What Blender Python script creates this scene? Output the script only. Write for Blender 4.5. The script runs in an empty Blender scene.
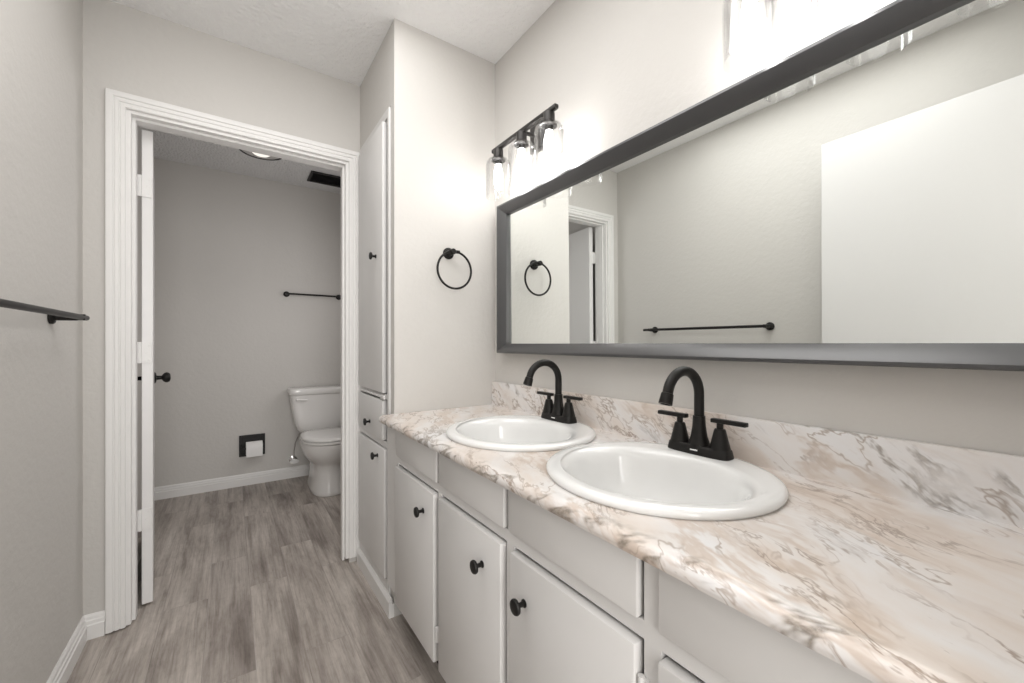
import bpy, bmesh, math, random
from mathutils import Vector, Matrix

C = bpy.context.scene.collection
SC = bpy.context.scene
PI = math.pi
random.seed(4)

# ------------------------------------------------------------------ camera, world, light, exposure
cam_d = bpy.data.cameras.new('camera')
cam = bpy.data.objects.new('camera', cam_d)
C.objects.link(cam)
cam.location = (-1.034, -1.646, 1.113)
cam.rotation_euler = (PI / 2, 0, -0.602)
cam_d.sensor_fit = 'HORIZONTAL'
cam_d.sensor_width = 36.0
cam_d.lens = 409.26 / 1024 * 36.0
cam_d.shift_y = (343.8 - 341.5) / 1024
cam_d.clip_start = 0.01
SC.camera = cam

W = bpy.data.worlds.new('world')
SC.world = W
W.use_nodes = True
W.node_tree.nodes['Background'].inputs[0].default_value = (0.93, 0.96, 1.0, 1)
W.node_tree.nodes['Background'].inputs[1].default_value = 0.5

BULB = 21.5            # radiance of each vanity bulb


def area_light(name, loc, rot, sx, sy, power, col):
    d = bpy.data.lights.new(name, 'AREA')
    d.shape = 'RECTANGLE'
    d.size = sx
    d.size_y = sy
    d.energy = power
    d.color = col
    o = bpy.data.objects.new(name, d)
    o.location = loc
    o.rotation_euler = rot
    C.objects.link(o)
    return o


# added fill panels: one in the hall behind the entry, one under the ceiling
area_light('hall_fill_light', (-0.93, -3.05, 1.25), (PI / 2, 0, 0), 1.0, 1.8, 30, (1.0, 0.99, 0.98))
area_light('room_fill_light', (-0.85, -0.75, 2.43), (0, 0, 0), 0.9, 1.2, 10.5, (1.0, 0.99, 0.98))
# added fill panel lighting the toilet room from its right, no window there
area_light('toilet_fill_light', (-0.03, 1.25, 1.45), (0, PI / 2, 0), 0.8, 0.7, 4, (1.0, 0.97, 0.97))

SC.view_settings.view_transform = 'Standard'
SC.view_settings.look = 'None'
SC.view_settings.gamma = 1
SC.view_settings.use_curve_mapping = False
SC.view_settings.exposure = 0.45


# ------------------------------------------------------------------ materials
def mat(name, col, rough=0.5, metal=0.0, bump=None, spec=0.5, coat=0.0):
    m = bpy.data.materials.new(name)
    m.use_nodes = True
    nt = m.node_tree
    b = nt.nodes['Principled BSDF']
    b.inputs['Base Color'].default_value = (*col, 1)
    b.inputs['Roughness'].default_value = rough
    b.inputs['Metallic'].default_value = metal
    b.inputs['Specular IOR Level'].default_value = spec
    b.inputs['Coat Weight'].default_value = coat
    b.inputs['Coat Roughness'].default_value = 0.08
    if bump:
        tc = nt.nodes.new('ShaderNodeTexCoord')
        prev = None
        for scale, detail, strength, dist in bump:
            n = nt.nodes.new('ShaderNodeTexNoise')
            n.inputs['Scale'].default_value = scale
            n.inputs['Detail'].default_value = detail
            nt.links.new(tc.outputs['Object'], n.inputs['Vector'])
            bp = nt.nodes.new('ShaderNodeBump')
            bp.inputs['Strength'].default_value = strength
            bp.inputs['Distance'].default_value = dist
            nt.links.new(n.outputs['Fac'], bp.inputs['Height'])
            if prev:
                nt.links.new(prev.outputs['Normal'], bp.inputs['Normal'])
            prev = bp
        nt.links.new(prev.outputs['Normal'], b.inputs['Normal'])
    return m


def N(nt, typ, **kw):
    n = nt.nodes.new(typ)
    for k, v in kw.items():
        if k in n.inputs.keys():
            n.inputs[k].default_value = v
        else:
            setattr(n, k, v)
    return n


def math_node(nt, op, a, b=None, clamp=False):
    n = nt.nodes.new('ShaderNodeMath')
    n.operation = op
    n.use_clamp = clamp
    for i, v in enumerate((a, b)):
        if v is None:
            continue
        if isinstance(v, (int, float)):
            n.inputs[i].default_value = v
        else:
            nt.links.new(v, n.inputs[i])
    return n.outputs[0]


def ramp(nt, src, stops):
    r = nt.nodes.new('ShaderNodeValToRGB')
    e = r.color_ramp.elements
    while len(e) < len(stops):
        e.new(0.5)
    for el, (p, c) in zip(e, stops):
        el.position = p
        el.color = (*c, 1) if len(c) == 3 else c
    nt.links.new(src, r.inputs[0])
    return r.outputs[0]


def mixc(nt, fac, a, b, blend='MIX'):
    n = nt.nodes.new('ShaderNodeMix')
    n.data_type = 'RGBA'
    n.blend_type = blend
    for sock, v in ((n.inputs[0], fac), (n.inputs[6], a), (n.inputs[7], b)):
        if isinstance(v, (int, float)):
            sock.default_value = v
        elif isinstance(v, tuple):
            sock.default_value = (*v, 1)
        else:
            nt.links.new(v, sock)
    return n.outputs[2]


def floor_material():
    m = bpy.data.materials.new('grey_vinyl_plank')
    m.use_nodes = True
    nt = m.node_tree
    b = nt.nodes['Principled BSDF']
    tc = N(nt, 'ShaderNodeTexCoord')
    sep = N(nt, 'ShaderNodeSeparateXYZ')
    nt.links.new(tc.outputs['Object'], sep.inputs[0])
    cb = N(nt, 'ShaderNodeCombineXYZ')
    nt.links.new(sep.outputs['Y'], cb.inputs['X'])
    nt.links.new(math_node(nt, 'ADD', sep.outputs['X'], 0.05), cb.inputs['Y'])
    br = N(nt, 'ShaderNodeTexBrick')
    br.offset = 0.37
    br.offset_frequency = 2
    br.inputs['Color1'].default_value = (0, 0, 0, 1)
    br.inputs['Color2'].default_value = (0.985, 0.985, 0.985, 1)
    br.inputs['Mortar'].default_value = (0.5, 0.5, 0.5, 1)
    br.inputs['Scale'].default_value = 1.0
    br.inputs['Mortar Size'].default_value = 0.0012
    br.inputs['Mortar Smooth'].default_value = 0.1
    br.inputs['Brick Width'].default_value = 0.92
    br.inputs['Row Height'].default_value = 0.152
    nt.links.new(cb.outputs[0], br.inputs['Vector'])
    plank = br.outputs['Color']
    # each plank reads a different part of the grain
    sh = N(nt, 'ShaderNodeVectorMath', operation='MULTIPLY')
    nt.links.new(plank, sh.inputs[0])
    sh.inputs[1].default_value = (37.0, 19.0, 0.0)
    ad = N(nt, 'ShaderNodeVectorMath', operation='ADD')
    nt.links.new(tc.outputs['Object'], ad.inputs[0])
    nt.links.new(sh.outputs[0], ad.inputs[1])

    def grain(sx, sy, scale, detail, rough=0.6, dist=0.0):
        mp = N(nt, 'ShaderNodeMapping')
        mp.inputs['Scale'].default_value = (sx, sy, 1)
        nt.links.new(ad.outputs[0], mp.inputs['Vector'])
        n = N(nt, 'ShaderNodeTexNoise')
        n.inputs['Scale'].default_value = scale
        n.inputs['Detail'].default_value = detail
        n.inputs['Roughness'].default_value = rough
        n.inputs['Distortion'].default_value = dist
        nt.links.new(mp.outputs[0], n.inputs['Vector'])
        return n.outputs['Fac']
    cloud = grain(6.5, 1.0, 1.5, 5, 0.6, 0.5)
    streak = grain(22, 0.9, 2.0, 5, 0.65, 0.3)
    fine = grain(75, 3.0, 2.0, 6, 0.7)
    cross = grain(26, 14, 2.0, 4, 0.7)
    base = ramp(nt, cloud, [(0.26, (0.165, 0.142, 0.128)), (0.42, (0.33, 0.298, 0.276)), (0.56, (0.46, 0.424, 0.396)), (0.74, (0.56, 0.527, 0.495))])
    tint = mixc(nt, plank, (0.88, 0.86, 0.85), (1.10, 1.09, 1.075))
    c = mixc(nt, 1.0, base, tint, 'MULTIPLY')
    f2 = ramp(nt, fine, [(0.3, (0.74, 0.73, 0.72)), (0.5, (1.0, 1.0, 1.0)), (0.72, (1.12, 1.12, 1.12))])
    c = mixc(nt, 1.0, c, f2, 'MULTIPLY')
    f4 = ramp(nt, streak, [(0.30, (0.70, 0.675, 0.65)), (0.47, (1.0, 0.99, 0.98)), (0.7, (1.16, 1.155, 1.14))])
    c = mixc(nt, 1.0, c, f4, 'MULTIPLY')
    f3 = ramp(nt, cross, [(0.28, (0.88, 0.87, 0.86)), (0.5, (1.0, 1.0, 1.0)), (0.75, (1.05, 1.05, 1.05))])
    c = mixc(nt, 1.0, c, f3, 'MULTIPLY')
    c = mixc(nt, math_node(nt, 'MULTIPLY', br.outputs['Fac'], 0.18), c, (0.12, 0.105, 0.10))
    nt.links.new(c, b.inputs['Base Color'])
    b.inputs['Roughness'].default_value = 0.42
    b.inputs['Specular IOR Level'].default_value = 0.35
    bp = N(nt, 'ShaderNodeBump')
    bp.inputs['Strength'].default_value = 0.12
    bp.inputs['Distance'].default_value = 0.002
    nt.links.new(fine, bp.inputs['Height'])
    nt.links.new(bp.outputs[0], b.inputs['Normal'])
    return m


def marble_material():
    m = bpy.data.materials.new('marble_laminate')
    m.use_nodes = True
    nt = m.node_tree
    b = nt.nodes['Principled BSDF']
    tc = N(nt, 'ShaderNodeTexCoord')
    sep = N(nt, 'ShaderNodeSeparateXYZ')
    nt.links.new(tc.outputs['Object'], sep.inputs[0])
    # the sheet is bent over the front edge and up the splashback: unroll it to (x + z, y)
    u = math_node(nt, 'ADD', sep.outputs['X'], sep.outputs['Z'])
    cb = N(nt, 'ShaderNodeCombineXYZ')
    nt.links.new(u, cb.inputs['X'])
    nt.links.new(sep.outputs['Y'], cb.inputs['Y'])

    def mapped(rot, sx, sy, off=(0, 0, 0)):
        mp = N(nt, 'ShaderNodeMapping')
        mp.vector_type = 'TEXTURE'
        mp.inputs['Location'].default_value = off
        mp.inputs['Rotation'].default_value = (0, 0, rot)
        mp.inputs['Scale'].default_value = (1 / sx, 1 / sy, 1)
        nt.links.new(warp, mp.inputs['Vector'])
        return mp.outputs[0]

    def noise(vec, scale, detail=5, rough=0.6, dist=0.0):
        n = N(nt, 'ShaderNodeTexNoise')
        n.inputs['Scale'].default_value = scale
        n.inputs['Detail'].default_value = detail
        n.inputs['Roughness'].default_value = rough
        n.inputs['Distortion'].default_value = dist
        nt.links.new(vec, n.inputs['Vector'])
        return n
    wn = noise(cb.outputs[0], 7.0, 2, 0.5)
    ws = N(nt, 'ShaderNodeVectorMath', operation='SUBTRACT')
    nt.links.new(wn.outputs['Color'], ws.inputs[0])
    ws.inputs[1].default_value = (0.5, 0.5, 0.5)
    wm = N(nt, 'ShaderNodeVectorMath', operation='SCALE')
    nt.links.new(ws.outputs[0], wm.inputs[0])
    wm.inputs['Scale'].default_value = 0.06
    wa = N(nt, 'ShaderNodeVectorMath', operation='ADD')
    nt.links.new(cb.outputs[0], wa.inputs[0])
    nt.links.new(wm.outputs[0], wa.inputs[1])
    warp = wa.outputs[0]

    ROT = -0.52

    def ridge(vec, scale, lo, hi, detail=2.0, rough=0.55):
        n = noise(vec, scale, detail, rough)
        d = math_node(nt, 'ABSOLUTE', math_node(nt, 'SUBTRACT', n.outputs['Fac'], 0.5))
        r = N(nt, 'ShaderNodeMapRange')
        r.inputs['From Min'].default_value = lo
        r.inputs['From Max'].default_value = hi
        r.inputs['To Min'].default_value = 1
        r.inputs['To Max'].default_value = 0
        r.interpolation_type = 'SMOOTHSTEP'
        nt.links.new(d, r.inputs['Value'])
        return r.outputs[0]

    def mask(vec, scale, lo, hi, detail=3):
        n = noise(vec, scale, detail, 0.6)
        r = N(nt, 'ShaderNodeMapRange')
        r.inputs['From Min'].default_value = lo
        r.inputs['From Max'].default_value = hi
        r.interpolation_type = 'SMOOTHSTEP'
        nt.links.new(n.outputs['Fac'], r.inputs['Value'])
        return r.outputs[0]
    v1 = mapped(ROT, 1.0, 0.30)
    v2 = mapped(ROT + 0.15, 1.0, 0.34, (3.1, 1.7, 0))
    v3 = mapped(ROT - 0.20, 1.0, 0.30, (7.7, 4.2, 0))
    v4 = mapped(ROT - 0.05, 1.0, 0.34, (1.3, 9.1, 0))
    v5 = mapped(ROT - 0.45, 1.0, 0.9, (2.2, 5.3, 0))
    v6 = mapped(ROT - 0.45, 0.5, 1.3, (6.1, 2.9, 0))
    # the sheet is more strongly marked along its rolled front edge
    edge = N(nt, 'ShaderNodeMapRange')
    edge.inputs['From Min'].default_value = 0.318
    edge.inputs['From Max'].default_value = 0.285
    edge.interpolation_type = 'SMOOTHSTEP'
    nt.links.new(u, edge.inputs['Value'])
    edge = edge.outputs[0]
    cloud = noise(v1, 6.0, 5, 0.62).outputs['Fac']
    base = ramp(nt, cloud, [(0.32, (0.61, 0.52, 0.455)), (0.43, (0.71, 0.64, 0.585)), (0.53, (0.745, 0.71, 0.685)), (0.64, (0.765, 0.755, 0.755))])
    # soft tan bands
    tan = math_node(nt, 'MULTIPLY', ridge(v2, 7.0, 0.0, 0.06, 5, 0.65), mask(v3, 5.0, 0.46, 0.64))
    c = mixc(nt, math_node(nt, 'MULTIPLY', tan, 0.6), base, (0.50, 0.385, 0.30))
    # thin brown-grey veins
    k1 = math_node(nt, 'MULTIPLY', ridge(v1, 8.0, 0.0, 0.020, 6, 0.66), mask(v4, 6.0, 0.45, 0.60))
    c = mixc(nt, math_node(nt, 'MULTIPLY', k1, 0.8), c, (0.28, 0.205, 0.155))
    k2 = math_node(nt, 'MULTIPLY', ridge(v4, 13.0, 0.0, 0.020, 4, 0.6), mask(v2, 7.0, 0.47, 0.60))
    c = mixc(nt, math_node(nt, 'MULTIPLY', k2, 0.7), c, (0.33, 0.255, 0.20))
    k4 = math_node(nt, 'MULTIPLY', ridge(v3, 20.0, 0.0, 0.025, 3, 0.6), mask(v1, 9.0, 0.54, 0.66))
    c = mixc(nt, math_node(nt, 'MULTIPLY', k4, 0.55), c, (0.40, 0.31, 0.25))
    # broad dark smears
    k3 = math_node(nt, 'MULTIPLY', ridge(v3, 5.0, 0.0, 0.035, 6, 0.68), mask(v1, 6.0, 0.57, 0.68))
    k5 = math_node(nt, 'MULTIPLY', math_node(nt, 'MULTIPLY', ridge(v6, 9.0, 0.0, 0.06, 4, 0.55), mask(v5, 10.0, 0.43, 0.52)), edge)
    k3 = math_node(nt, 'MAXIMUM', k3, k5)
    speck = noise(warp, 110.0, 3, 0.7).outputs['Fac']
    dk = ramp(nt, speck, [(0.35, (0.15, 0.12, 0.095)), (0.65, (0.36, 0.31, 0.26))])
    c = mixc(nt, math_node(nt, 'MULTIPLY', k3, 0.85), c, dk)
    nt.links.new(c, b.inputs['Base Color'])
    b.inputs['Roughness'].default_value = 0.28
    b.inputs['Specular IOR Level'].default_value = 0.5
    return m


def glass_material():
    m = bpy.data.materials.new('clear_shade_glass')
    m.use_nodes = True
    nt = m.node_tree
    nt.nodes.clear()
    out = N(nt, 'ShaderNodeOutputMaterial')
    tr = N(nt, 'ShaderNodeBsdfTransparent')
    tr.inputs['Color'].default_value = (0.985, 0.985, 0.985, 1)
    gl = N(nt, 'ShaderNodeBsdfGlossy')
    gl.inputs['Roughness'].default_value = 0.03
    lw = N(nt, 'ShaderNodeLayerWeight')
    lw.inputs['Blend'].default_value = 0.22
    mx = N(nt, 'ShaderNodeMixShader')
    nt.links.new(math_node(nt, 'MULTIPLY', lw.outputs['Fresnel'], 0.45), mx.inputs[0])
    nt.links.new(tr.outputs[0], mx.inputs[1])
    nt.links.new(gl.outputs[0], mx.inputs[2])
    nt.links.new(mx.outputs[0], out.inputs[0])
    return m


def emit_material(name, col, strength):
    m = bpy.data.materials.new(name)
    m.use_nodes = True
    nt = m.node_tree
    nt.nodes.clear()
    out = N(nt, 'ShaderNodeOutputMaterial')
    e = N(nt, 'ShaderNodeEmission')
    e.inputs[0].default_value = (*col, 1)
    e.inputs[1].default_value = strength
    nt.links.new(e.outputs[0], out.inputs[0])
    return m


WALL = mat('greige_wall_paint', (0.615, 0.596, 0.568), 0.55, bump=[(48, 4, 0.30, 0.005), (160, 2, 0.10, 0.002)], spec=0.35)
CEIL = mat('popcorn_ceiling_paint', (0.86, 0.855, 0.85), 0.85, bump=[(75, 5, 1.0, 0.025), (30, 3, 0.5, 0.02)], spec=0.2)
CEIL2 = mat('knockdown_ceiling_paint', (0.90, 0.895, 0.89), 0.85, bump=[(60, 5, 0.8, 0.010), (24, 3, 0.3, 0.010)], spec=0.2)
TRIM = mat('white_trim_paint', (0.80, 0.79, 0.775), 0.35, bump=[(40, 3, 0.05, 0.002)])
CAB = mat('white_cabinet_paint', (0.71, 0.70, 0.688), 0.38, bump=[(60, 3, 0.05, 0.002)])
ENTRY = mat('off_white_entry_door_paint', (0.70, 0.69, 0.685), 0.4, bump=[(30, 3, 0.04, 0.002)])
DOORW = mat('white_door_paint', (0.80, 0.79, 0.78), 0.35, bump=[(30, 3, 0.04, 0.002)])
BLACK = mat('oil_rubbed_bronze', (0.013, 0.012, 0.011), 0.42, 0.3, spec=0.4)
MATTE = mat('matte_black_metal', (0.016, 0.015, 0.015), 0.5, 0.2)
FRAME = mat('brushed_charcoal_frame', (0.048, 0.048, 0.05), 0.33, 0.0, spec=1.0, bump=[(300, 2, 0.05, 0.001)])
SCONCE = mat('dark_bronze_fixture', (0.045, 0.042, 0.04), 0.4, 0.6)
MIRROR = mat('silvered_mirror', (0.90, 0.925, 0.905), 0.0, 1.0)
PORC = mat('white_porcelain', (0.82, 0.82, 0.81), 0.12, coat=0.4)
BISC = mat('toilet_porcelain', (0.80, 0.785, 0.765), 0.15, coat=0.4)
CHROME = mat('chrome', (0.75, 0.75, 0.75), 0.12, 1.0)
PAPER = mat('toilet_paper', (0.85, 0.84, 0.83), 0.9)
DARK = mat('painted_cavity_shade', (0.02, 0.02, 0.02), 0.9)  # near-black colour stands in for the shade inside the linen cabinet
FLOOR = floor_material()
MARBLE = marble_material()
GLASS = glass_material()
BULBM = emit_material('lit_bulb', (1.0, 0.985, 0.965), BULB)
LAMPM = emit_material('dim_bulb', (1.0, 0.93, 0.85), 0.8)


# ------------------------------------------------------------------ mesh helpers
class MB:
    def __init__(self):
        self.bm = bmesh.new()

    def box(self, x0, x1, y0, y1, z0, z1, bev=0.0, seg=2):
        r = bmesh.ops.create_cube(self.bm, size=1.0)
        vs = r['verts']
        for v in vs:
            v.co = Vector(((x0 + x1) / 2 + v.co.x * (x1 - x0), (y0 + y1) / 2 + v.co.y * (y1 - y0), (z0 + z1) / 2 + v.co.z * (z1 - z0)))
        if bev:
            es = list({e for v in vs for e in v.link_edges})
            bmesh.ops.bevel(self.bm, geom=es, offset=bev, segments=seg, profile=0.5, affect='EDGES')
        return self

    def rings(self, rings, cap0=True, cap1=True, closed=False):
        """skin a list of equally long vertex loops"""
        L = [[self.bm.verts.new(p) for p in r] for r in rings]
        n = len(L[0])
        pairs = list(zip(L, L[1:])) + ([(L[-1], L[0])] if closed else [])
        for a, b in pairs:
            for i in range(n):
                j = (i + 1) % n
                try:
                    self.bm.faces.new((a[i], a[j], b[j], b[i]))
                except ValueError:
                    pass
        if not closed:
            if cap0:
                self.bm.faces.new(list(reversed(L[0])))
            if cap1:
                self.bm.faces.new(L[-1])
        return self

    def lathe(self, o, axis, prof, n=32, cap0=True, cap1=True):
        """prof: (radius, distance along axis)"""
        ax = Vector(axis).normalized()
        t = Vector((0, 0, 1)) if abs(ax.z) < 0.9 else Vector((1, 0, 0))
        u = ax.cross(t).normalized()
        w = ax.cross(u)
        o = Vector(o)
        R = []
        for r, d in prof:
            r = max(r, 1e-4)
            R.append([o + ax * d + (u * math.cos(2 * PI * i / n) + w * math.sin(2 * PI * i / n)) * r for i in range(n)])
        return self.rings(R, cap0, cap1)

    def tube(self, pts, rad, n=14, closed=False):
        pts = [Vector(p) for p in pts]
        m = len(pts)
        rad = rad if isinstance(rad, (list, tuple)) else [rad] * m
        R = []
        ref = None
        for i, p in enumerate(pts):
            if closed:
                d = (pts[(i + 1) % m] - pts[i - 1]).normalized()
            else:
                d = (pts[min(i + 1, m - 1)] - pts[max(i - 1, 0)]).normalized()
            if ref is None:
                t = Vector((0, 0, 1)) if abs(d.z) < 0.9 else Vector((1, 0, 0))
                ref = (t - d * t.dot(d)).normalized()
            else:
                ref = (ref - d * ref.dot(d)).normalized()
            w = d.cross(ref)
            R.append([p + (ref * math.cos(2 * PI * k / n) + w * math.sin(2 * PI * k / n)) * rad[i] for k in range(n)])
        return self.rings(R, closed=closed)

    def prism(self, poly, fn, a, b):
        """poly of 2D points; fn(u, v, t) -> xyz, swept from t=a to t=b"""
        return self.rings([[fn(u, v, a) for u, v in poly], [fn(u, v, b) for u, v in poly]])

    def plate(self, x0, x1, y0, y1, z0, z1, holes):
        return self

    def build(self, name, material, parent=None, origin=None, smooth=35, recalc=True):
        bm = self.bm
        if recalc:
            bmesh.ops.recalc_face_normals(bm, faces=bm.faces)
        me = bpy.data.meshes.new(name)
        bm.to_mesh(me)
        bm.free()
        me.materials.append(material)
        if smooth:
            me.shade_smooth()
            me.set_sharp_from_angle(angle=math.radians(smooth))
        o = bpy.data.objects.new(name, me)
        C.objects.link(o)
        if parent is not None:
            root = parent
            while root.parent is not None:
                root = root.parent
            me.transform(Matrix.Translation(-Vector(root.location)))
            o.parent = parent
        elif origin is not None:
            me.transform(Matrix.Translation(-Vector(origin)))
            o.location = origin
        return o


def tag(o, label, cat, group=None, kind=None):
    o['label'] = label
    o['category'] = cat
    if group:
        o['group'] = group
    if kind:
        o['kind'] = kind
    return o


def thing(name, label, cat, loc, group=None, kind=None):
    o = bpy.data.objects.new(name, None)
    o.empty_display_size = 0.05
    o.location = loc
    C.objects.link(o)
    return tag(o, label, cat, group, kind)


def copy_tree(o, parent=None, loc=None, label=None):
    c = o.copy()
    C.objects.link(c)
    c.parent = parent
    if loc is not None:
        c.location = loc
    if label:
        c['label'] = label
    for ch in list(o.children):
        copy_tree(ch, c)
    return c


def struct(name, mb, material, label, cat, smooth=0):
    return tag(mb.build(name, material, smooth=smooth), label, cat, kind='structure')


def part_label(o, label):
    o['label'] = label
    return o


# ------------------------------------------------------------------ dimensions (metres; x=0 mirror wall, y=0 nook end wall)
XL = -1.493          # left wall
XF = -0.485          # face of the linen closet wall
YD = 0.537           # door wall, room side
YD2 = 0.650          # door wall, toilet side
YB = 2.2             # toilet back wall
YR = -1.635          # rear wall
H = 2.44
OX0, OX1, OZ = -1.377, -0.537, 2.040      # toilet door opening

# ------------------------------------------------------------------ setting
struct('floor', MB().box(XL - 0.1, 0.1, -3.2, YB + 0.1, -0.05, 0), FLOOR, 'grey wood-look vinyl plank floor', 'floor')
struct('ceiling', MB().box(XL - 0.1, 0.1, -3.2, YD + 0.05, H, H + 0.05), CEIL2, 'white textured ceiling above the vanity', 'ceiling')
struct('ceiling.001', MB().box(XL - 0.1, 0.1, YD + 0.05, YB + 0.1, H, H + 0.05), CEIL, 'popcorn ceiling of the toilet room', 'ceiling')
struct('wall_right', MB().box(0, 0.1, -3.2, YB + 0.1, 0, H), WALL, 'greige wall behind the mirror and vanity', 'wall')
struct('wall_left', MB().box(XL - 0.1, XL, -3.2, YB + 0.1, 0, H), WALL, 'greige wall on the left carrying the long towel bar', 'wall')
struct('wall_end', MB().box(XF, 0, 0, 0.044, 0, H), WALL, 'pale wall at the end of the vanity carrying the towel ring', 'wall')
struct('wall_closet', MB().box(XF, 0, 0.044, YD, 2.105, H), WALL, 'greige wall above the linen closet', 'wall')
w = MB()
w.box(XL, OX0, YD, YD2, 0, H)
w.box(OX1, 0, YD, YD2, 0, H)
w.box(OX0, OX1, YD, YD2, OZ, H)
struct('wall_door', w, WALL, 'greige wall around the toilet room doorway', 'wall')
struct('wall_back', MB().box(XL, 0, YB, YB + 0.1, 0, H), WALL, 'greige back wall of the toilet room', 'wall')
RX0, RX1, RZ = -1.29, -0.56, 2.06
w = MB()
w.box(XL, RX0, YR - 0.12, YR, 0, H)
w.box(RX1, 0, YR - 0.12, YR, 0, H)
w.box(RX0, RX1, YR - 0.12, YR, RZ, H)
struct('wall_rear', w, WALL, 'greige rear wall around the entry doorway', 'wall')
struct('wall_hall', MB().box(XL, 0, -3.2, -3.1, 0, H), WALL, 'greige wall of the hall behind the entry', 'wall')

# baseboards: stepped profile (out from wall, height)
BP = [(0, 0), (0.015, 0), (0.015, 0.052), (0.0115, 0.056), (0.0115, 0.068), (0.0085, 0.072), (0.0075, 0.082), (0.003, 0.090), (0, 0.090)]
struct('baseboard_left', MB().prism(BP, lambda u, v, t: (XL + u, t, v), YR + 0.0, YD), TRIM, 'white baseboard along the left wall', 'baseboard')
struct('baseboard_door', MB().prism(BP, lambda u, v, t: (t, YD - u, v), XL, -1.431), TRIM, 'short white baseboard between the left wall and the door casing', 'baseboard')
struct('baseboard_back', MB().prism(BP, lambda u, v, t: (t, YB - u, v), XL, 0), TRIM, 'white baseboard along the toilet room back wall', 'baseboard')


# door casing, mitred: profile across width u (from opening outwards), thickness v
def casing(name, x0, x1, zt, yw, sgn, width, label, prof, zb1=0.006):
    mb = MB()

    def st(px, pz, dx, dz):
        return [(px + dx * u, yw + sgn * v, pz + dz * u) for u, v in prof]
    mb.rings([st(x0, 0.006, -1, 0), st(x0, zt, -1, 1), st(x1, zt, 1, 1), st(x1, zb1, 1, 0)])
    return tag(mb.build(name, TRIM, smooth=25), label, 'door casing', kind='structure')


CP = [(0, 0), (0, 0.010), (0.003, 0.013), (0.013, 0.014), (0.015, 0.0115), (0.018, 0.0115), (0.020, 0.0155),
      (0.029, 0.0165), (0.031, 0.0135), (0.034, 0.0135), (0.036, 0.018), (0.049, 0.020), (0.055, 0.019), (0.057, 0.014), (0.057, 0)]
casing('trim_1', OX0 + 0.004, OX1 - 0.004, OZ - 0.005, YD, -1, 0.057, 'white fluted casing around the toilet room doorway', CP, 0.028)
CP2 = [(0, 0), (0, 0.012), (0.05, 0.016), (0.07, 0.014), (0.07, 0)]
casing('trim_2', OX0, OX1, OZ, YD2, 1, 0.07, 'white casing on the toilet side of the doorway', CP2)
# jamb lining with stop
j = MB()
T = 0.018
j.box(OX0, OX0 + T, YD, YD2, 0.006, OZ)
j.box(OX1 - T, OX1, YD, YD2, 0.024, OZ)
j.box(OX0 + T, OX1 - T, YD, YD2, OZ - T, OZ)
j.box(OX0 + T, OX0 + T + 0.010, YD + 0.028, YD + 0.066, 0.006, OZ - T)
j.box(OX1 - T - 0.010, OX1 - T, YD + 0.028, YD + 0.066, 0.006, OZ - T)
j.box(OX0 + T + 0.010, OX1 - T - 0.010, YD + 0.028, YD + 0.066, OZ - T - 0.010, OZ - T)
struct('trim_3', j, TRIM, 'white jamb and stop lining the toilet room doorway', 'door jamb')
casing('trim_4', RX0, RX1, RZ, YR - 0.12, -1, 0.07, 'white casing on the hall side of the entry doorway', CP2)


# ------------------------------------------------------------------ toilet room door, swung open past square
def ball_knob(parent, p, nrm, material, name='door_knob'):
    mb = MB()
    mb.lathe(p, nrm, [(0.001, 0.0), (0.031, 0.0), (0.031, 0.004), (0.024, 0.008), (0.012, 0.010), (0.0105, 0.030), (0.015, 0.034),
                      (0.024, 0.040), (0.0285, 0.049), (0.0285, 0.055), (0.024, 0.064), (0.014, 0.069), (0.001, 0.070)], 28)
    return mb.build(name, material, parent, smooth=40)


HX, HY = -1.308, 0.664          # room-facing corner of the hinge edge
ang = math.radians(6.3)
dv = Vector((-math.sin(ang), math.cos(ang), 0))
nv = Vector((math.cos(ang), math.sin(ang), 0))     # towards the toilet
th, lw_ = 0.036, 0.745
door = tag(bpy.data.objects.new('door_1', None), 'white slab door of the toilet room, swung open with black ball knobs', 'door', kind='structure')
door.location = (HX - 0.02, HY, 0.012)
C.objects.link(door)


def dpt(a, b, z):
    p = Vector((HX, HY, 0)) + dv * a - nv * b
    return (p.x, p.y, z)


mb = MB()
mb.rings([[dpt(0, 0, z), dpt(lw_, 0, z), dpt(lw_, th, z), dpt(0, th, z)] for z in (0.012, 2.018)])
bmesh.ops.bevel(mb.bm, geom=mb.bm.edges[:], offset=0.0015, segments=1, affect='EDGES')
mb.build('leaf', DOORW, door, smooth=0)
part_label(ball_knob(door, dpt(0.675, 0, 0.925), nv, BLACK), 'black ball knob on the toilet side')
part_label(ball_knob(door, dpt(0.675, th, 0.925), -nv, BLACK), 'black ball knob on the hidden side')
for zc in (1.778, 1.076, 0.371):
    mb = MB()
    # leaf on the door edge, leaf on the jamb, knuckle between
    mb.rings([[dpt(-0.004, 0.004, z), dpt(0.000, 0.003, z), dpt(0.000, th + 0.004, z), dpt(-0.004, th + 0.004, z)] for z in (zc - 0.044, zc + 0.044)])
    k = dpt(-0.004, th + 0.004, 0)
    mb.lathe((k[0], k[1], zc - 0.045), (0, 0, 1), [(0.005, 0), (0.005, 0.09)], 12)
    xx = OX0 + T
    mb.box(xx - 0.001, xx + 0.002, YD2 - 0.032, YD2 + 0.004, zc - 0.044, zc + 0.044)
    mb.box(min(xx, k[0]), max(xx, k[0]) + 0.002, YD2 + 0.001, k[1] + 0.003, zc - 0.044, zc + 0.044)
    h = part_label(mb.build('hinge', TRIM, door), 'painted-over white hinge')
    mb = MB()
    for dz, db in ((0.03, 0.012), (0.0, 0.022), (-0.03, 0.012)):
        mb.lathe(dpt(-0.0037, db, zc + dz), -dv, [(0.0042, 0), (0.0036, 0.0012), (0.001, 0.0016)], 10)
    mb.build('screw', TRIM, h)

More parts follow.
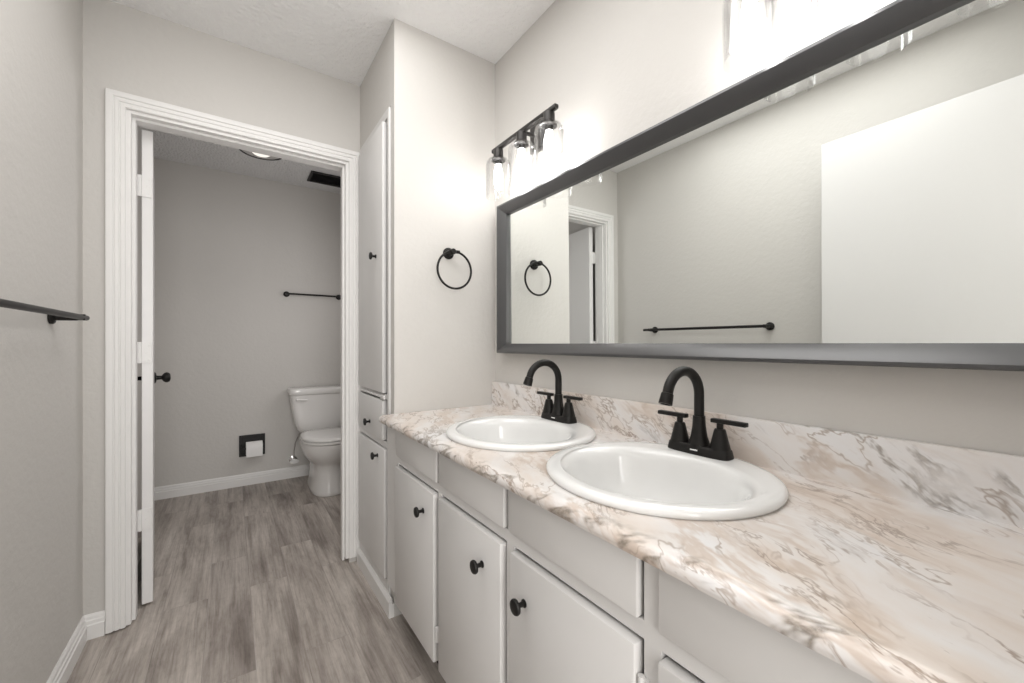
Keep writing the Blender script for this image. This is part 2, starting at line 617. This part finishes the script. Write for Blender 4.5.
# ------------------------------------------------------------------ entry door, open against the left (seen in the mirror)
door2 = tag(bpy.data.objects.new('door_2', None), 'white flat entry door standing open in front of the left wall, seen in the mirror', 'door', kind='structure')
door2.location = (-1.29, -1.60, 0.012)
C.objects.link(door2)
a2 = Vector((-1.285, -1.612, 0))
b2 = Vector((-1.318, -0.868, 0))
d2 = (b2 - a2).normalized()
n2 = Vector((d2.y, -d2.x, 0))
L2 = (b2 - a2).length


def ept(a, b, z):
    p = a2 + d2 * a - n2 * b
    return (p.x, p.y, z)


mb = MB()
mb.rings([[ept(0, 0, z), ept(L2, 0, z), ept(L2, 0.035, z), ept(0, 0.035, z)] for z in (0.012, 2.052)])
bmesh.ops.bevel(mb.bm, geom=mb.bm.edges[:], offset=0.0015, segments=1, affect='EDGES')
mb.build('leaf', ENTRY, door2, smooth=0)
ball_knob(door2, ept(L2 - 0.115, 0, 0.93), n2, BLACK)
ball_knob(door2, ept(L2 - 0.115, 0.035, 0.93), -n2, BLACK)
for zc in (1.8, 1.05, 0.3):
    mb = MB()
    kx = ept(-0.006, 0.004, 0)
    mb.lathe((kx[0], kx[1], zc - 0.045), (0, 0, 1), [(0.005, 0), (0.005, 0.09)], 12)
    mb.build('hinge', TRIM, door2)


# ------------------------------------------------------------------ small knobs
def cab_knob(p, parent):
    mb = MB()
    mb.lathe(p, (-1, 0, 0), [(0.001, 0), (0.0085, 0), (0.0085, 0.002), (0.0055, 0.004), (0.005, 0.013), (0.008, 0.017), (0.0155, 0.020),
                             (0.0165, 0.0235), (0.0150, 0.027), (0.008, 0.029), (0.001, 0.0295)], 24)
    return part_label(mb.build('knob', BLACK, parent, smooth=40), 'small black round knob')


# ------------------------------------------------------------------ linen closet
linen = thing('linen_cabinet', 'tall white built-in linen cabinet beside the toilet doorway with doors and one drawer', 'cabinet', (-0.45, 0.29, 0))
FX = XF - 0.008      # front of face frame
mb = MB()
fy0, fy1 = 0.046, 0.516
oy0, oy1 = 0.068, 0.49
mb.box(FX, FX + 0.018, fy0, oy0, 0.055, 2.100, 0.002, 1)
mb.box(FX, FX + 0.018, oy1, fy1, 0.055, 2.100, 0.002, 1)
for z0, z1 in ((0.055, 0.122), (0.672, 0.698), (0.878, 0.898), (2.064, 2.100)):
    mb.box(FX, FX + 0.018, oy0, oy1, z0, z1)
mb.build('face_frame', CAB, linen, smooth=0)
mb = MB()
mb.box(FX + 0.02, -0.03, 0.0465, 0.055, 0.02, 2.10)
mb.box(FX + 0.02, -0.03, 0.507, 0.516, 0.02, 2.10)
mb.box(-0.03, -0.02, 0.0465, 0.516, 0.02, 2.10)
for z in (0.10, 0.68, 0.885, 2.085):
    mb.box(FX + 0.02, -0.03, 0.055, 0.507, z, z + 0.012)
part_label(mb.build('carcass', DARK, linen, smooth=0), 'inside of the cabinet, coloured near-black as shade')
mb = MB()
BL = [(0.0005, 0), (0.022, 0), (0.022, 0.062), (0.012, 0.076), (0.008, 0.076), (0.008, 0.054), (0.0005, 0.054)]
mb.prism(BL, lambda u, v, t: (XF - u, t, v), 0.0, 0.515)
mb.build('base_trim', TRIM, linen, smooth=0)


def slab(x0, x1, y0, y1, z0, z1, bev=0.0045):
    return MB().box(x0, x1, y0, y1, z0, z1, bev, 2)


dx0, dx1 = FX - 0.011, FX + 0.010
d = slab(dx0, dx1, 0.098, 0.488, 0.903, 2.060, 0.003).build('door', CAB, linen)
part_label(d, 'tall upper door')
cab_knob((dx0, 0.190, 1.500), d)
d = slab(dx0, dx1, 0.098, 0.488, 0.702, 0.872, 0.003).build('drawer', CAB, linen)
cab_knob((dx0, 0.285, 0.755), d)
d = slab(dx0, dx1, 0.074, 0.488, 0.126, 0.667, 0.003).build('door', CAB, linen)
part_label(d, 'lower door')
cab_knob((dx0, 0.165, 0.625), d)
mb = MB()
mb.box(FX - 0.010, FX, 0.10, 0.455, 0.880, 0.892, 0.003, 1)
mb.box(FX - 0.013, FX - 0.002, 0.075, 0.125, 0.876, 0.895, 0.004, 1)
part_label(mb.build('rail_strip', CAB, linen), 'thin painted strip above the drawer')

# ------------------------------------------------------------------ vanity cabinet
VY1 = YR + 0.002
van = thing('vanity_cabinet', 'long white vanity cabinet under the marble counter with flat doors and black knobs', 'cabinet', (-0.28, -0.82, 0))
VX = -0.512
mb = MB()
zt = 0.7995
FFY = ((-0.122, -0.488), (-0.508, -0.863), (-0.885, -1.236), (-1.274, -1.615))
DRY = ((-0.127, -0.482), (-0.516, -0.858), (-0.896, -1.236), (-1.276, -1.615))
GAP = 0.008
for rows, z0, z1 in ((FFY, 0.689, zt), (DRY, 0.146, 0.661)):
    ys = [-0.002] + [v for ya, yb in rows for v in (ya + 0.001, yb - GAP)] + [VY1]
    for k in range(0, len(ys), 2):
        mb.box(VX, VX + 0.019, ys[k + 1], ys[k], z0, z1)
mb.box(VX, VX + 0.019, VY1, -0.002, 0.661, 0.689)
mb.box(VX + 0.006, VX + 0.019, VY1, -0.002, 0.140, 0.150)
mb.build('face_frame', CAB, van, smooth=0)
mb = MB()
mb.box(VX + 0.02, -0.002, -0.016, -0.002, 0.14, zt)
mb.box(VX + 0.02, -0.002, VY1, VY1 + 0.014, 0.14, zt)
mb.box(-0.014, -0.002, VY1 + 0.014, -0.016, 0.14, zt)
mb.box(VX + 0.02, -0.014, VY1 + 0.014, -0.016, 0.142, 0.155)
mb.build('carcass', CAB, van, smooth=0)
mb = MB()
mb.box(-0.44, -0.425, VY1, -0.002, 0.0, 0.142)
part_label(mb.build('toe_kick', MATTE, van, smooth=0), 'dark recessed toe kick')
xf0, xf1 = -0.526, VX + 0.012
for k, (ya, yb) in enumerate(FFY):
    f = slab(xf0 + 0.006, xf1, yb, ya, 0.690, 0.794, 0.003).build('false_front', CAB, van)
kn = ((-0.405, 0.579), (-0.778, 0.573), (-0.952, 0.568), (-1.545, 0.568))
hg = ((-0.492, 0.23), None, (-1.243, 0.585), (-1.265, 0.20))
for k, (ya, yb) in enumerate(DRY):
    d = slab(xf0, xf1, yb, ya, 0.138, 0.653, 0.005).build('door', CAB, van)
    cab_knob((xf0, kn[k][0], kn[k][1]), d)
    if hg[k]:
        hy, hz = hg[k]
        mb = MB()
        mb.lathe((VX - 0.006, hy, hz - 0.022), (0, 0, 1), [(0.0055, 0), (0.0055, 0.044)], 12)
        mb.box(VX - 0.007, VX + 0.001, hy - 0.012, hy + 0.003, hz - 0.02, hz + 0.02)
        part_label(mb.build('hinge', CAB, d), 'painted hinge knuckle')

# ------------------------------------------------------------------ countertop with sink cut-outs and splashback
ZC = 0.828
SX, SA, SB = -0.268, 0.244, 0.234
SY = (-0.577, -1.085)
CY0, CY1 = -0.001, YR + 0.001
prof = [(-0.001, 0.80), (-0.001, ZC)]
for i in range(0, 9):
    a = PI / 2 * i / 8
    prof.append((-0.523 - 0.026 * math.sin(a), ZC - 0.018 + 0.018 * math.cos(a)))
prof += [(-0.549, 0.808), (-0.547, 0.802), (-0.541, 0.800)]
mb = MB()
mb.rings([[(x, y, z) for x, z in prof] for y in (CY0, CY1)])
counter = mb.build('countertop', MARBLE, smooth=40)
for sy in SY:
    cm = MB()
    n = 64
    cm.rings([[(SX + (SB - 0.012) * math.cos(2 * PI * i / n), sy + (SA - 0.012) * math.sin(2 * PI * i / n), z) for i in range(n)] for z in (0.7, 0.95)])
    cut = cm.build('cutter', MARBLE, smooth=0)
    md = counter.modifiers.new('cut', 'BOOLEAN')
    md.operation = 'DIFFERENCE'
    md.solver = 'EXACT'
    md.object = cut
    bpy.context.view_layer.update()
    dg = bpy.context.evaluated_depsgraph_get()
    me = bpy.data.meshes.new_from_object(counter.evaluated_get(dg))
    counter.modifiers.clear()
    old = counter.data
    counter.data = me
    bpy.data.meshes.remove(old)
    bpy.data.objects.remove(cut, do_unlink=True)
counter.data.name = 'countertop'
counter.data.set_sharp_from_angle(angle=math.radians(40))
tag(counter, 'cream marble-look laminate countertop with brown veins and rounded front edge', 'countertop')
mb = MB()
bs = [(-0.001, ZC), (-0.022, ZC), (-0.0195, ZC + 0.006), (-0.0185, 0.930), (-0.0165, 0.935), (-0.001, 0.935)]
mb.rings([[(x, y, z) for x, z in bs] for y in (CY0, CY1)])
mb.build('backsplash', MARBLE, counter, smooth=30)

# ------------------------------------------------------------------ sinks


def make_sink(cy, label):
    root = thing('sink', label, 'sink', (SX, cy, ZC), 'oval drop-in sinks')
    n = 72

    def ring(a, b, cx, z):
        return [(cx + b * math.cos(2 * PI * i / n), cy + a * math.sin(2 * PI * i / n), z) for i in range(n)]
    R = []
    for s, z in ((-0.003, 0.0005), (-0.0005, 0.004), (0.0, 0.008), (-0.003, 0.0125), (-0.009, 0.0155), (-0.020, 0.0165), (-0.032, 0.0155)):
        R.append(ring(SA + s, SB + s, SX, ZC + z))
    bx = SX - 0.028
    ba, bb = 0.203, 0.175
    for s, z in ((1.08, 0.0152), (1.04, 0.0142), (1.0, 0.0118), (0.975, 0.008), (0.95, 0.002), (0.925, -0.008), (0.90, -0.024), (0.87, -0.05), (0.79, -0.085), (0.66, -0.113), (0.47, -0.129), (0.25, -0.135), (0.118, -0.137)):
        R.append(ring(ba * s, bb * s, bx + (1 - s) * 0.012, ZC + z))
    for s, z in ((0.118, -0.150), (0.30, -0.149), (0.55, -0.140), (0.75, -0.118), (0.88, -0.085), (0.95, -0.05), (0.985, -0.02), (1.0, -0.001)):
        R.append(ring(ba * s, bb * s, bx + (1 - s) * 0.012, ZC + z))
    mb = MB()
    mb.rings(R, closed=True)
    mb.build('basin', PORC, root, smooth=50)
    dz = ZC - 0.137
    mb = MB()
    mb.lathe((bx + 0.0106, cy, dz - 0.006), (0, 0, 1), [(0.001, 0), (0.0205, 0), (0.0205, 0.004), (0.026, 0.0085), (0.025, 0.0105), (0.018, 0.008), (0.001, 0.008)], 28)
    dr = mb.build('drain', BLACK, root, smooth=40)
    mb = MB()
    mb.lathe((bx + 0.0106, cy, dz + 0.002), (0, 0, 1), [(0.001, 0), (0.012, 0), (0.014, 0.006), (0.012, 0.009), (0.001, 0.010)], 24)
    mb.build('stopper', BLACK, dr, smooth=40)
    return root


make_sink(SY[0], 'white oval drop-in sink farther away, next to the end wall')
make_sink(SY[1], 'white oval drop-in sink nearer the camera, larger in view')


# ------------------------------------------------------------------ faucets
def make_faucet(cy, label):
    z0 = ZC + 0.0150
    fx = -0.078
    root = thing('faucet', label, 'faucet', (fx, cy, z0), 'dark bronze two-handle faucets')
    n = 40

    def pill(hx, hy, z, e=4.0):
        out = []
        for i in range(n):
            a = 2 * PI * i / n
            c, s = math.cos(a), math.sin(a)
            out.append((fx + hx * math.copysign(abs(c) ** (2 / e), c), cy + hy * math.copysign(abs(s) ** (2 / e), s), z))
        return out
    mb = MB()
    mb.rings([pill(0.027, 0.080, z0), pill(0.027, 0.080, z0 + 0.004), pill(0.0245, 0.0765, z0 + 0.019), pill(0.022, 0.074, z0 + 0.022)])
    base = mb.build('base_plate', BLACK, root, smooth=35)
    mb = MB()
    mb.box(fx - 0.0262, fx - 0.0245, cy - 0.011, cy + 0.009, z0 + 0.009, z0 + 0.013, 0.0005, 1)
    part_label(mb.build('badge', CHROME, base), 'tiny silver badge')
    # spout: flared column, then arched tube
    mb = MB()
    zb = z0 + 0.021
    mb.lathe((fx, cy, zb), (0, 0, 1), [(0.0255, 0), (0.0245, 0.004), (0.019, 0.022), (0.0155, 0.045), (0.0145, 0.066), (0.0145, 0.071)], 32)
    pts = [(fx, cy, zb + 0.066), (fx, cy, zb + 0.10)]
    R_, RZ_ = 0.0645, 0.060
    zc_ = 0.988
    for i in range(0, 21):
        a = PI * i / 20 * 0.92
        pts.append((fx - R_ + R_ * math.cos(a), cy, zc_ + RZ_ * math.sin(a)))
    last = Vector(pts[-1])
    dd = (last - Vector(pts[-2])).normalized()
    pts.append(tuple(last + dd * 0.008))
    mb.tube(pts, 0.0118, 20)
    sp = mb.build('spout', BLACK, root, smooth=40)
    mb = MB()
    mb.lathe(last + dd * 0.004, dd, [(0.0118, 0), (0.0135, 0.001), (0.0140, 0.004), (0.0155, 0.024), (0.015, 0.026), (0.011, 0.026), (0.010, 0.018), (0.001, 0.018)], 24)
    mb.build('aerator', BLACK, sp, smooth=40)
    for s in (1, -1):
        hy = cy + s * 0.0525
        mb = MB()
        mb.lathe((fx, hy, zb), (0, 0, 1), [(0.0235, 0), (0.0225, 0.004), (0.018, 0.022), (0.013, 0.044), (0.0115, 0.047), (0.0075, 0.048), (0.0075, 0.061)], 28)
        hd = mb.build('handle', BLACK, root, smooth=40)
        mb = MB()
        ys = sorted((hy - s * 0.020, hy + s * 0.062))
        mb.box(fx - 0.008, fx + 0.008, ys[0], ys[1], zb + 0.0605, zb + 0.0705, 0.002, 2)
        mb.build('lever', BLACK, hd, smooth=35)
    return root


make_faucet(-0.545, 'black gooseneck faucet on the farther sink near the end wall')
make_faucet(-1.073, 'black gooseneck faucet on the nearer sink, larger in view')

# ------------------------------------------------------------------ framed mirror
MY0, MY1, MZ0, MZ1 = -0.080, -1.6165, 1.071, 1.735
mir = thing('wall_mirror', 'long rectangular mirror in a charcoal frame above the vanity', 'mirror', (0, -0.85, MZ0))
FP = [(0.0, 0.002), (0.0, 0.040), (0.002, 0.044), (0.009, 0.045), (0.013, 0.043), (0.040, 0.021), (0.043, 0.018), (0.043, 0.002)]   # (inwards, out of wall)
mb = MB()
st = []
for (y, z, dy, dz) in ((MY0, MZ0, -1, 1), (MY1, MZ0, 1, 1), (MY1, MZ1, 1, -1), (MY0, MZ1, -1, -1)):
    st.append([(-v, y + dy * u, z + dz * u) for u, v in FP])
mb.rings(st, closed=True)
mb.build('frame', FRAME, mir, smooth=25)
mb = MB()
ym0, ym1, zm0, zm1 = MY1 + 0.041, MY0 - 0.041, MZ0 + 0.041, MZ1 - 0.041
mb.rings([[(-0.0055, y, zm0), (-0.0010, y, zm0), (-0.0010, y, zm1), (-0.0085, y, zm1)] for y in (ym0, ym1)])   # leans forward slightly
mb.build('glass', MIRROR, mir, smooth=0)


# ------------------------------------------------------------------ vanity lights
def make_sconce(cy, label):
    zb = 1.936
    sx = -0.105
    root = thing('vanity_light', label, 'wall light', (0, cy, zb), 'three-bulb vanity lights')
    mb = MB()
    mb.box(-0.022, -0.001, cy - 0.058, cy + 0.058, 1.890, 2.000, 0.004, 2)
    mb.build('backplate', SCONCE, root)
    mb = MB()
    mb.tube([(-0.02, cy, zb), (sx, cy, zb)], 0.008, 16)
    mb.build('arm', SCONCE, root, smooth=40)
    mb = MB()
    mb.box(sx - 0.009, sx + 0.009, cy - 0.209, cy + 0.209, zb - 0.008, zb + 0.008, 0.003, 2)
    mb.build('bar', SCONCE, root)
    for k in (1, 0, -1):
        y = cy + k * 0.1665
        mb = MB()
        mb.lathe((sx, y, zb - 0.006), (0, 0, -1), [(0.001, 0), (0.020, 0), (0.0205, 0.004), (0.0205, 0.034), (0.028, 0.040), (0.029, 0.047), (0.022, 0.049), (0.016, 0.050), (0.015, 0.064), (0.001, 0.064)], 32)
        so = mb.build('socket', SCONCE, root, smooth=40)
        mb = MB()
        o = (sx, y, 1.891)
        pr = [(0.0235, 0), (0.034, 0.001), (0.044, 0.006), (0.0500, 0.014), (0.0525, 0.026), (0.0525, 0.160)]
        inn = [(0.0500, 0.160), (0.0500, 0.027), (0.0475, 0.016), (0.042, 0.009), (0.034, 0.004), (0.0235, 0.003)]
        rr = [[(o[0] + r * math.cos(2 * PI * i / 40), o[1] + r * math.sin(2 * PI * i / 40), o[2] - dd_) for i in range(40)] for r, dd_ in pr + inn]
        mb.rings(rr, closed=True)
        part_label(mb.build('shade', GLASS, so, smooth=40), 'clear glass cylinder shade')
        mb = MB()
        mb.lathe((sx, y, 1.868), (0, 0, -1), [(0.001, 0), (0.012, 0), (0.0125, 0.012), (0.017, 0.030), (0.0185, 0.050), (0.0175, 0.080), (0.013, 0.098), (0.006, 0.105), (0.001, 0.106)], 24)
        part_label(mb.build('bulb', BULBM, so, smooth=60), 'lit tubular bulb')
    return root


make_sconce(-0.359, 'three-bulb black bar light nearer the end wall, above the mirror')
make_sconce(-1.372, 'three-bulb black bar light at the top edge of the photo, mostly cut off')

# ------------------------------------------------------------------ towel ring
ring_c = Vector((-0.236, -0.047, 1.432))
rt = thing('towel_ring', 'round black towel ring on the end wall above the counter', 'towel ring', (-0.245, 0, 1.51))
mb = MB()
mb.lathe((-0.245, -0.001, 1.510), (0, -1, 0), [(0.001, 0), (0.025, 0), (0.025, 0.006), (0.022, 0.010), (0.014, 0.012), (0.0125, 0.035), (0.0125, 0.056), (0.010, 0.059), (0.001, 0.059)], 28)
mb.build('mount', BLACK, rt, smooth=40)
mb = MB()
mb.tube([(-0.262, -0.047, 1.510), (-0.214, -0.047, 1.512)], 0.0075, 14)
mb.build('post', BLACK, rt, smooth=40)
mb = MB()
mb.tube([ring_c + Vector((0.080 * math.sin(2 * PI * i / 64), 0, 0.080 * math.cos(2 * PI * i / 64))) for i in range(64)], 0.0048, 12, closed=True)
mb.build('ring', BLACK, rt, smooth=60)


# ------------------------------------------------------------------ towel bars
def towel_bar(name, label, wallfn, t0, t1, p0, p1, z, rad, out, origin):
    """wallfn(t, d, z): point at distance d from the wall; bar from t0 to t1, posts at p0, p1"""
    root = thing(name, label, 'towel bar', origin, None)
    mb = MB()
    V = Vector
    mb.tube([wallfn(t0, out, z), wallfn(t1, out, z)], rad, 20)
    bmesh.ops.bevel(mb.bm, geom=[e for e in mb.bm.edges if any(len(f.verts) > 4 for f in e.link_faces)], offset=0.002, segments=2, affect='EDGES')
    mb.build('bar', BLACK, root, smooth=40)
    for p in (p0, p1):
        mb = MB()
        a = V(wallfn(p, 0.001, z))
        ax = (V(wallfn(p, 1, z)) - V(wallfn(p, 0, z)))
        mb.lathe(a, ax, [(0.001, 0), (0.023, 0), (0.023, 0.007), (0.020, 0.010), (0.012, 0.012), (0.011, out - 0.012), (0.010, out - 0.009), (0.010, out + 0.007), (0.001, out + 0.0075)], 24)
        mb.build('post', BLACK, root, smooth=40)
    return root


towel_bar('towel_bar', 'long dark towel bar on the left wall', lambda t, d, z: (XL + d, t, z), 0.243, -0.590, 0.195, -0.565, 1.197, 0.0085, 0.070, (XL, -0.2, 1.19))
towel_bar('towel_bar', 'short black towel bar on the toilet room back wall above the toilet', lambda t, d, z: (t, YB - d, z), -0.662, -0.245, -0.655, -0.25, 1.523, 0.0075, 0.055, (-0.45, YB, 1.50))

# ------------------------------------------------------------------ toilet
TX = -0.42
toi = thing('toilet', 'white two-piece toilet against the back wall with closed lid', 'toilet', (TX, 1.80, 0))


def egg(hw, yf, yb, z, e=2.3, n=56, ysplit=None):
    """ring: rounded front at yf, blunter rear at yb"""
    ym = yf + (yb - yf) * (0.48 if ysplit is None else ysplit)
    out = []
    for i in range(n):
        a = 2 * PI * i / n
        c, s = math.cos(a), math.sin(a)
        if s < 0:
            ex = e
            ry = ym - yf
        else:
            ex = 3.4
            ry = yb - ym
        out.append((TX + hw * math.copysign(abs(c) ** (2 / ex), c), ym + ry * math.copysign(abs(s) ** (2 / ex), s), z))
    return out


mb = MB()
mb.rings([egg(0.118, 1.560, 2.03, 0.0, 2.6), egg(0.122, 1.555, 2.03, 0.006, 2.6), egg(0.121, 1.558, 2.03, 0.03, 2.6), egg(0.112, 1.575, 2.02, 0.09, 2.5),
          egg(0.108, 1.582, 2.00, 0.16, 2.4), egg(0.110, 1.580, 1.99, 0.212, 2.3), egg(0.118, 1.568, 1.98, 0.228, 2.2), egg(0.145, 1.535, 1.98, 0.258, 2.1), egg(0.168, 1.508, 1.98, 0.298, 2.1),
          egg(0.180, 1.494, 2.0, 0.335, 2.1), egg(0.185, 1.487, 2.02, 0.370, 2.1), egg(0.185, 1.487, 2.03, 0.385, 2.1), egg(0.178, 1.494, 2.02, 0.390, 2.1)])
mb.build('bowl', BISC, toi, smooth=50)
mb = MB()
mb.rings([egg(0.184, 1.484, 1.94, 0.391, 2.1), egg(0.188, 1.480, 1.94, 0.394, 2.1), egg(0.188, 1.480, 1.94, 0.405, 2.1), egg(0.182, 1.486, 1.94, 0.409, 2.1)])
mb.build('seat', BISC, toi, smooth=40)
mb = MB()
mb.rings([egg(0.180, 1.488, 1.93, 0.412, 2.1), egg(0.186, 1.482, 1.93, 0.415, 2.1), egg(0.186, 1.482, 1.93, 0.424, 2.1), egg(0.180, 1.489, 1.925, 0.431, 2.1), egg(0.15, 1.53, 1.90, 0.436, 2.1), egg(0.08, 1.62, 1.82, 0.439, 2.1)])
lid = mb.build('lid', BISC, toi, smooth=50)
for s in (-1, 1):
    mb = MB()
    mb.lathe((TX + s * 0.075 - 0.02, 1.935, 0.418), (1, 0, 0), [(0.001, 0), (0.010, 0), (0.011, 0.004), (0.011, 0.036), (0.010, 0.04), (0.001, 0.04)], 14)
    mb.build('hinge', BISC, lid, smooth=40)


def rrect(hw, y0, y1, z, e=6, n=56):
    yc, hy = (y0 + y1) / 2, (y1 - y0) / 2
    out = []
    for i in range(n):
        a = 2 * PI * i / n
        c, s = math.cos(a), math.sin(a)
        out.append((TX + hw * math.copysign(abs(c) ** (2 / e), c), yc + hy * math.copysign(abs(s) ** (2 / e), s), z))
    return out


mb = MB()
mb.rings([rrect(0.145, 2.05, 2.165, 0.385, 4), rrect(0.158, 2.025, 2.17, 0.395, 4), rrect(0.172, 2.015, 2.175, 0.42, 5), rrect(0.192, 2.008, 2.18, 0.48, 6), rrect(0.205, 2.004, 2.182, 0.55, 7),
          rrect(0.216, 2.0, 2.184, 0.63, 7), rrect(0.222, 1.998, 2.184, 0.702, 7)])
mb.build('tank', BISC, toi, smooth=50)
mb = MB()
mb.rings([rrect(0.226, 1.990, 2.188, 0.7025, 7), rrect(0.234, 1.984, 2.192, 0.708, 7), rrect(0.236, 1.982, 2.192, 0.738, 7), rrect(0.232, 1.986, 2.190, 0.750, 7), rrect(0.215, 2.0, 2.178, 0.755, 7)])
mb.build('tank_lid', BISC, toi, smooth=50)
mb = MB()
mb.lathe((TX - 0.178, 2.004, 0.668), (0, -1, 0), [(0.001, 0), (0.012, 0), (0.012, 0.006), (0.009, 0.012), (0.009, 0.022), (0.001, 0.022)], 18)
mb.tube([(TX - 0.186, 1.986, 0.668), (TX - 0.16, 1.984, 0.668), (TX - 0.125, 1.982, 0.664), (TX - 0.108, 1.982, 0.661)], [0.006, 0.0075, 0.0085, 0.006], 14)
part_label(mb.build('flush_lever', BISC, toi, smooth=40), 'white flush lever on the tank')

# water supply valve left of the toilet
vx, vz = -0.606, 0.150
val = thing('supply_valve', 'small water shut-off valve on the wall beside the toilet', 'valve', (vx, YB, vz))
mb = MB()
mb.lathe((vx, YB - 0.001, vz), (0, -1, 0), [(0.001, 0), (0.032, 0), (0.030, 0.005), (0.014, 0.010), (0.009, 0.012), (0.009, 0.04), (0.013, 0.042), (0.013, 0.068), (0.001, 0.068)], 24)
mb.lathe((vx, YB - 0.055, vz), (0, 0, 1), [(0.010, 0.0), (0.010, 0.016), (0.007, 0.018), (0.007, 0.03)], 16)
mb.build('valve_body', CHROME, val, smooth=40)
mb = MB()
n = 30
rr = []
for r, dd_ in ((0.5, 0), (0.9, 0.001), (1, 0.005), (1, 0.011), (0.85, 0.015), (0.3, 0.016)):
    rr.append([(vx + 0.034 * r * math.cos(2 * PI * i / n), YB - 0.070 - dd_, vz + 0.020 * r * math.sin(2 * PI * i / n)) for i in range(n)])
mb.rings(rr)
part_label(mb.build('handle', PORC, val, smooth=40), 'white oval valve handle')
mb = MB()
mb.tube([(vx, YB - 0.055, vz + 0.028), (vx, YB - 0.055, vz + 0.08), (vx + 0.01, YB - 0.06, vz + 0.15), (vx + 0.028, YB - 0.085, vz + 0.20), (vx + 0.034, YB - 0.09, vz + 0.226)], 0.005, 12)
mb.build('hose', CHROME, val, smooth=60)

# ------------------------------------------------------------------ recessed paper holder and roll
px0, px1, pz0, pz1 = -0.981, -0.807, 0.229, 0.394
hol = thing('paper_holder', 'square black recessed-look toilet paper holder low on the back wall', 'toilet paper holder', ((px0 + px1) / 2, YB, pz0))
mb = MB()
fr = 0.016
yo = YB - 0.016
mb.box(px0, px1, YB - 0.004, YB - 0.0005, pz0, pz1)
mb.box(px0, px0 + fr, yo, YB - 0.004, pz0, pz1, 0.002, 1)
mb.box(px1 - fr, px1, yo, YB - 0.004, pz0, pz1, 0.002, 1)
mb.box(px0 + fr, px1 - fr, yo, YB - 0.004, pz0, pz0 + fr, 0.002, 1)
mb.box(px0 + fr, px1 - fr, yo, YB - 0.004, pz1 - fr, pz1, 0.002, 1)
mb.build('plate', MATTE, hol, smooth=0)
rz, ry = 0.298, YB - 0.062
mb = MB()
mb.tube([(px0 + 0.020, ry, rz), (px1 - 0.010, ry, rz)], 0.008, 16)
mb.build('roller', MATTE, hol, smooth=40)
for xx in (px0 + 0.016, px1 - 0.013):
    mb = MB()
    mb.rings([[(xx + dx_, yy, zz) for yy, zz in ((YB - 0.004, rz + 0.022), (ry, rz + 0.013), (ry - 0.012, rz), (ry, rz - 0.013), (YB - 0.004, rz - 0.022))] for dx_ in (-0.004, 0.004)])
    mb.build('arm', MATTE, hol, smooth=0)
mb = MB()
rr = []
for r, x in ((0.021, -0.937), (0.050, -0.937), (0.052, -0.935), (0.052, -0.830), (0.050, -0.828), (0.021, -0.828)):
    rr.append([(x, ry + r * math.cos(2 * PI * i / 40), rz + r * math.sin(2 * PI * i / 40)) for i in range(40)])
mb.rings(rr, closed=True)
mb.box(-0.936, -0.829, ry - 0.0535, ry - 0.0522, rz - 0.056, rz - 0.002)
tag(mb.build('toilet_paper_roll', PAPER, origin=(-0.88, ry, rz - 0.052), smooth=40), 'white toilet paper roll in the black square wall holder', 'toilet paper')

# ------------------------------------------------------------------ toilet room ceiling: recessed light and vent
lx, ly = -0.862, 1.640
cl = thing('ceiling_light', 'round recessed ceiling light with chrome reflector in the toilet room', 'ceiling light', (lx, ly, H))
mb = MB()
rr = [[(lx + r * math.cos(2 * PI * i / 56), ly + r * math.sin(2 * PI * i / 56), z) for i in range(56)] for r, z in
      ((0.137, H - 0.0005), (0.137, H - 0.008), (0.134, H - 0.011), (0.127, H - 0.011), (0.127, H - 0.0005))]
mb.rings(rr, closed=True)
part_label(mb.build('trim_ring', MATTE, cl, smooth=30), 'thin dark outer ring')
mb = MB()
rr = [[(lx + r * math.cos(2 * PI * i / 56), ly + r * math.sin(2 * PI * i / 56), z) for i in range(56)] for r, z in
      ((0.1265, H - 0.0005), (0.1265, H - 0.008), (0.118, H - 0.010), (0.100, H - 0.007), (0.070, H - 0.003), (0.040, H - 0.0008))]
mb.rings(rr)
mb.build('reflector', CHROME, cl, smooth=40)
mb = MB()
mb.lathe((lx, ly, H - 0.003), (0, 0, -1), [(0.001, 0), (0.050, 0), (0.060, 0.006), (0.058, 0.016), (0.045, 0.026), (0.020, 0.031), (0.001, 0.032)], 32)
mb.build('bulb', LAMPM, cl, smooth=60)

vt = thing('ceiling_vent', 'rectangular black air vent grille in the toilet room ceiling', 'vent', (-0.39, 1.91, H))
vx0, vx1, vy0, vy1 = -0.527, -0.255, 1.800, 2.025
mb = MB()
for a in ((vx0, vx1, vy0, vy0 + 0.02), (vx0, vx1, vy1 - 0.02, vy1), (vx0, vx0 + 0.02, vy0 + 0.02, vy1 - 0.02), (vx1 - 0.02, vx1, vy0 + 0.02, vy1 - 0.02)):
    mb.box(*a, H - 0.010, H - 0.0005, 0.002, 1)
mb.build('frame', MATTE, vt, smooth=0)
mb = MB()
mb.box(vx0 + 0.02, vx1 - 0.02, vy0 + 0.02, vy1 - 0.02, H - 0.002, H - 0.0005)
for i in range(9):
    y = vy0 + 0.032 + i * 0.0195
    mb.rings([[(x, y - 0.006, H - 0.0085), (x, y - 0.005, H - 0.0095), (x, y + 0.006, H - 0.003), (x, y + 0.005, H - 0.002)] for x in (vx0 + 0.02, vx1 - 0.02)])
mb.build('louvres', MATTE, vt, smooth=0)
